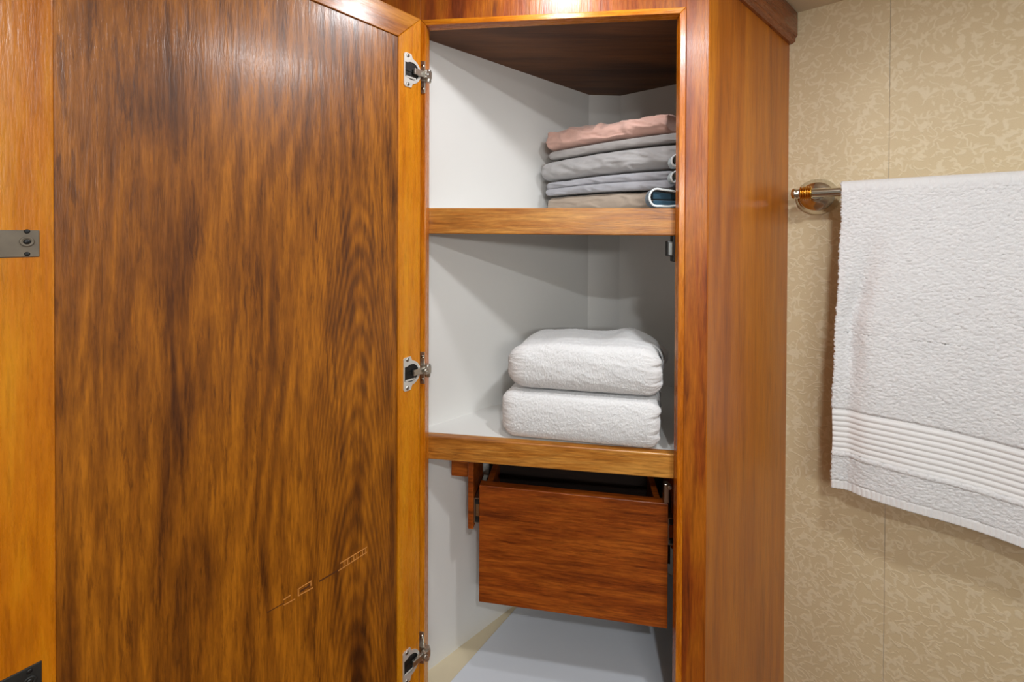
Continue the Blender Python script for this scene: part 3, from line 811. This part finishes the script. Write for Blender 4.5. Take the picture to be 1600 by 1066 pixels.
for x, sg in ((0.0345, -1), (0.058 + RL + 0.004, 1)):
    bm = bmesh.new(); prof = []
    for i in range(5):
        a = -0.0115 + i*0.0046
        prof += [(0.0115, a), (0.0150, a + 0.0008), (0.0162, a + 0.0021), (0.0150, a + 0.0034), (0.0118, a + 0.0042)]
    lathe(bm, prof, 36)
    obj('collar', bm_mesh('collar', bm), M_gold, rail, along(x + 0.006, BAR_Y, BAR_Z))
    bm = bmesh.new(); lathe(bm, [(0.0112, 0.0), (0.0112, 0.008), (0.0122, 0.009), (0.0122, 0.013), (0.0095, 0.0165), (0.004, 0.018)], 32)
    Mx = along(x - 0.004 if sg < 0 else x + 0.017, BAR_Y, BAR_Z)
    obj('end_cap', bm_mesh('end_cap', bm), M_chrome, rail, Mx @ (Matrix.Rotation(math.pi, 4, 'X') if sg < 0 else Matrix.Identity(4)))

# hanging bath towel over the rail: one sheet, down the front, over the bar and down behind
def hanging_towel():
    X0, X1 = 0.104, 0.76
    zt = BAR_Z + 0.018
    BOT_F = -0.542; BOT_B = -0.556
    R = 0.0155
    nxs = 330
    path = []                                                         # (y out from the wall, z, kind)
    step = 0.0017
    z = BOT_F
    while z < BAR_Z:
        path.append((BAR_Y + R, z)); z += step
    for i in range(13):
        a = math.pi*i/12
        path.append((BAR_Y + R*math.cos(a), BAR_Z + 0.002 + R*1.15*math.sin(a)))
    z = BAR_Z
    while z > BOT_B:
        path.append((BAR_Y - R, z)); z -= 0.008
    V = []; F = []
    rnd = random.Random(5)
    mats = []
    nf = sum(1 for p in path if p[0] > BAR_Y)
    for j, (y, z) in enumerate(path):
        front = y > BAR_Y + R*0.5
        dn = max(0.0, (BAR_Z - z))
        for i in range(nxs + 1):
            x = X0 + (X1 - X0)*i/nxs
            u = x - X0
            left = -0.012*sstep(0.0, 0.5, dn) + 0.0008*math.sin(z*40)
            xx = x + left*(1 - sstep(0, 0.25, u))
            amp = sstep(0.02, 0.45, dn)
            f = 0.006*math.sin(u*21 + 0.7 + z*1.5)*amp + 0.005*fbm((u, 0, z*0.6), 9, 2, 3)*amp
            f -= 0.019*math.exp(-((u - 0.026 - 0.16*max(0, 0.27 - dn))/0.017)**2)*sstep(0.06, 0.25, dn)*(1 - 0.5*sstep(0.32, 0.5, dn))
            yy = y + (f + 0.010*amp if front else -0.4*f - 0.010*amp)
            zz = z + (0.006*math.sin(u*13 + 0.4)*amp if dn > 0.3 else 0)
            band = front and -0.462 < z < -0.372
            hem = front and z < BOT_F + 0.016
            if band:
                ph = (z + 0.462)/0.090
                yy += 0.0011*math.sin(ph*2*math.pi*8) - 0.0012 + rnd.uniform(-0.00015, 0.00015)
            elif hem:
                yy += 0.0009*math.sin(x*900) - 0.0006
            elif front:
                g = rnd.uniform(-1, 1)
                yy += 0.0013*g + 0.0005*fbm((x, z, 0), 60, 2, 4); xx += rnd.uniform(-0.0005, 0.0005); zz += rnd.uniform(-0.0005, 0.0005)
                if i == 0: xx += rnd.uniform(-0.0022, 0.001)
            else:
                yy += rnd.uniform(-0.0005, 0.0005)
            if front and abs(z + 0.370) < 0.0026: yy -= 0.0022
            if front and abs(z + 0.467) < 0.0035: yy += 0.0022
            if front and abs(z - (BOT_F + 0.018)) < 0.0014: yy -= 0.0014
            yy = max(yy, 0.006)
            V.append((xx, yy, zz))
    w = nxs + 1
    for j in range(len(path) - 1):
        for i in range(nxs):
            F.append((j*w + i, j*w + i + 1, (j+1)*w + i + 1, (j+1)*w + i))
    me = mesh_of('hanging_towel', V, F, True)
    o = obj('hanging_towel', me, [M_terry, M_band], None, MR)
    k = 0
    for j in range(len(path) - 1):
        y, z = path[j]
        b = 1 if (y > BAR_Y + R*0.5 and (-0.462 < z < -0.372 or z < BOT_F + 0.016)) else 0
        if b:
            for i in range(nxs): me.polygons[k + i].material_index = 1
        k += nxs
    sm = o.modifiers.new('thickness', 'SOLIDIFY'); sm.thickness = 0.0045; sm.offset = 0.0
    tag(o, 'white terry bath towel with ribbed border hung over the nickel rail', 'towel')
hanging_towel()

# ------------------------------------------------------------------ lamps
M_lens = N('lamp lens'); M_lens.b.inputs['Emission Color'].default_value = (1, 0.95, 0.86, 1); M_lens.b.inputs['Emission Strength'].default_value = 12.0
M_lens = M_lens.m
M_trim = plain('white lamp trim', srgb(236, 234, 228), 0.35)
for (x, y, w, col, r, label) in DOWNLIGHTS:
    Ml = Matrix.Translation((x, y, CEIL)) @ Matrix.Rotation(math.pi, 4, 'X')
    t = thing('ceiling_light', Ml, label, 'light', 'recessed ceiling lights')
    bm = bmesh.new(); lathe(bm, [(r + 0.016, -0.0002), (r + 0.016, 0.003), (r + 0.008, 0.006), (r + 0.001, 0.004), (r, 0.0005)], 40)
    obj('trim_ring', bm_mesh('trim_ring', bm), M_trim, t, Ml)
    bm = bmesh.new(); lathe(bm, [(r, 0.0006), (r*0.98, 0.0046), (r*0.3, 0.0060)], 32)
    obj('lens', bm_mesh('lens', bm), M_lens, t, Ml)
    ld = bpy.data.lights.new('lamp', 'AREA'); ld.shape = 'DISK'; ld.size = 2*r; ld.energy = w; ld.color = col
    lo = bpy.data.objects.new('lamp', ld); COL.objects.link(lo); lo.parent = t
    lo.matrix_basis = Matrix.Translation((0, 0, 0.0075)) @ Matrix.Rotation(math.pi, 4, 'X')
# unseen fill lamp added on the wall behind the viewer to soften the lighting
Mv = Matrix.Translation((0.35, -1.30, CZ + 0.25))
v = thing('fill_light', Mv, 'long white added fill light on the plain cabin wall', 'light')
bm = bmesh.new(); add_box(bm, -0.42, 0.42, 0.0, 0.03, -0.07, 0.07); bevel(bm, 0.008, 2)
obj('lamp_body', bm_mesh('lamp_body', bm), M_trim, v, Mv)
bm = bmesh.new(); add_box(bm, -0.40, 0.40, 0.028, 0.045, -0.055, 0.055); bevel(bm, 0.006, 2)
obj('diffuser', bm_mesh('diffuser', bm), M_lens, v, Mv)
ld = bpy.data.lights.new('lamp', 'AREA'); ld.shape = 'RECTANGLE'; ld.size = 0.8; ld.size_y = 0.11; ld.energy = 5.0; ld.color = (0.92, 0.96, 1.0)
lo = bpy.data.objects.new('lamp', ld); COL.objects.link(lo); lo.parent = v
lo.matrix_basis = Matrix.Translation((0, 0.048, 0)) @ Matrix.Rotation(math.radians(90), 4, 'X')
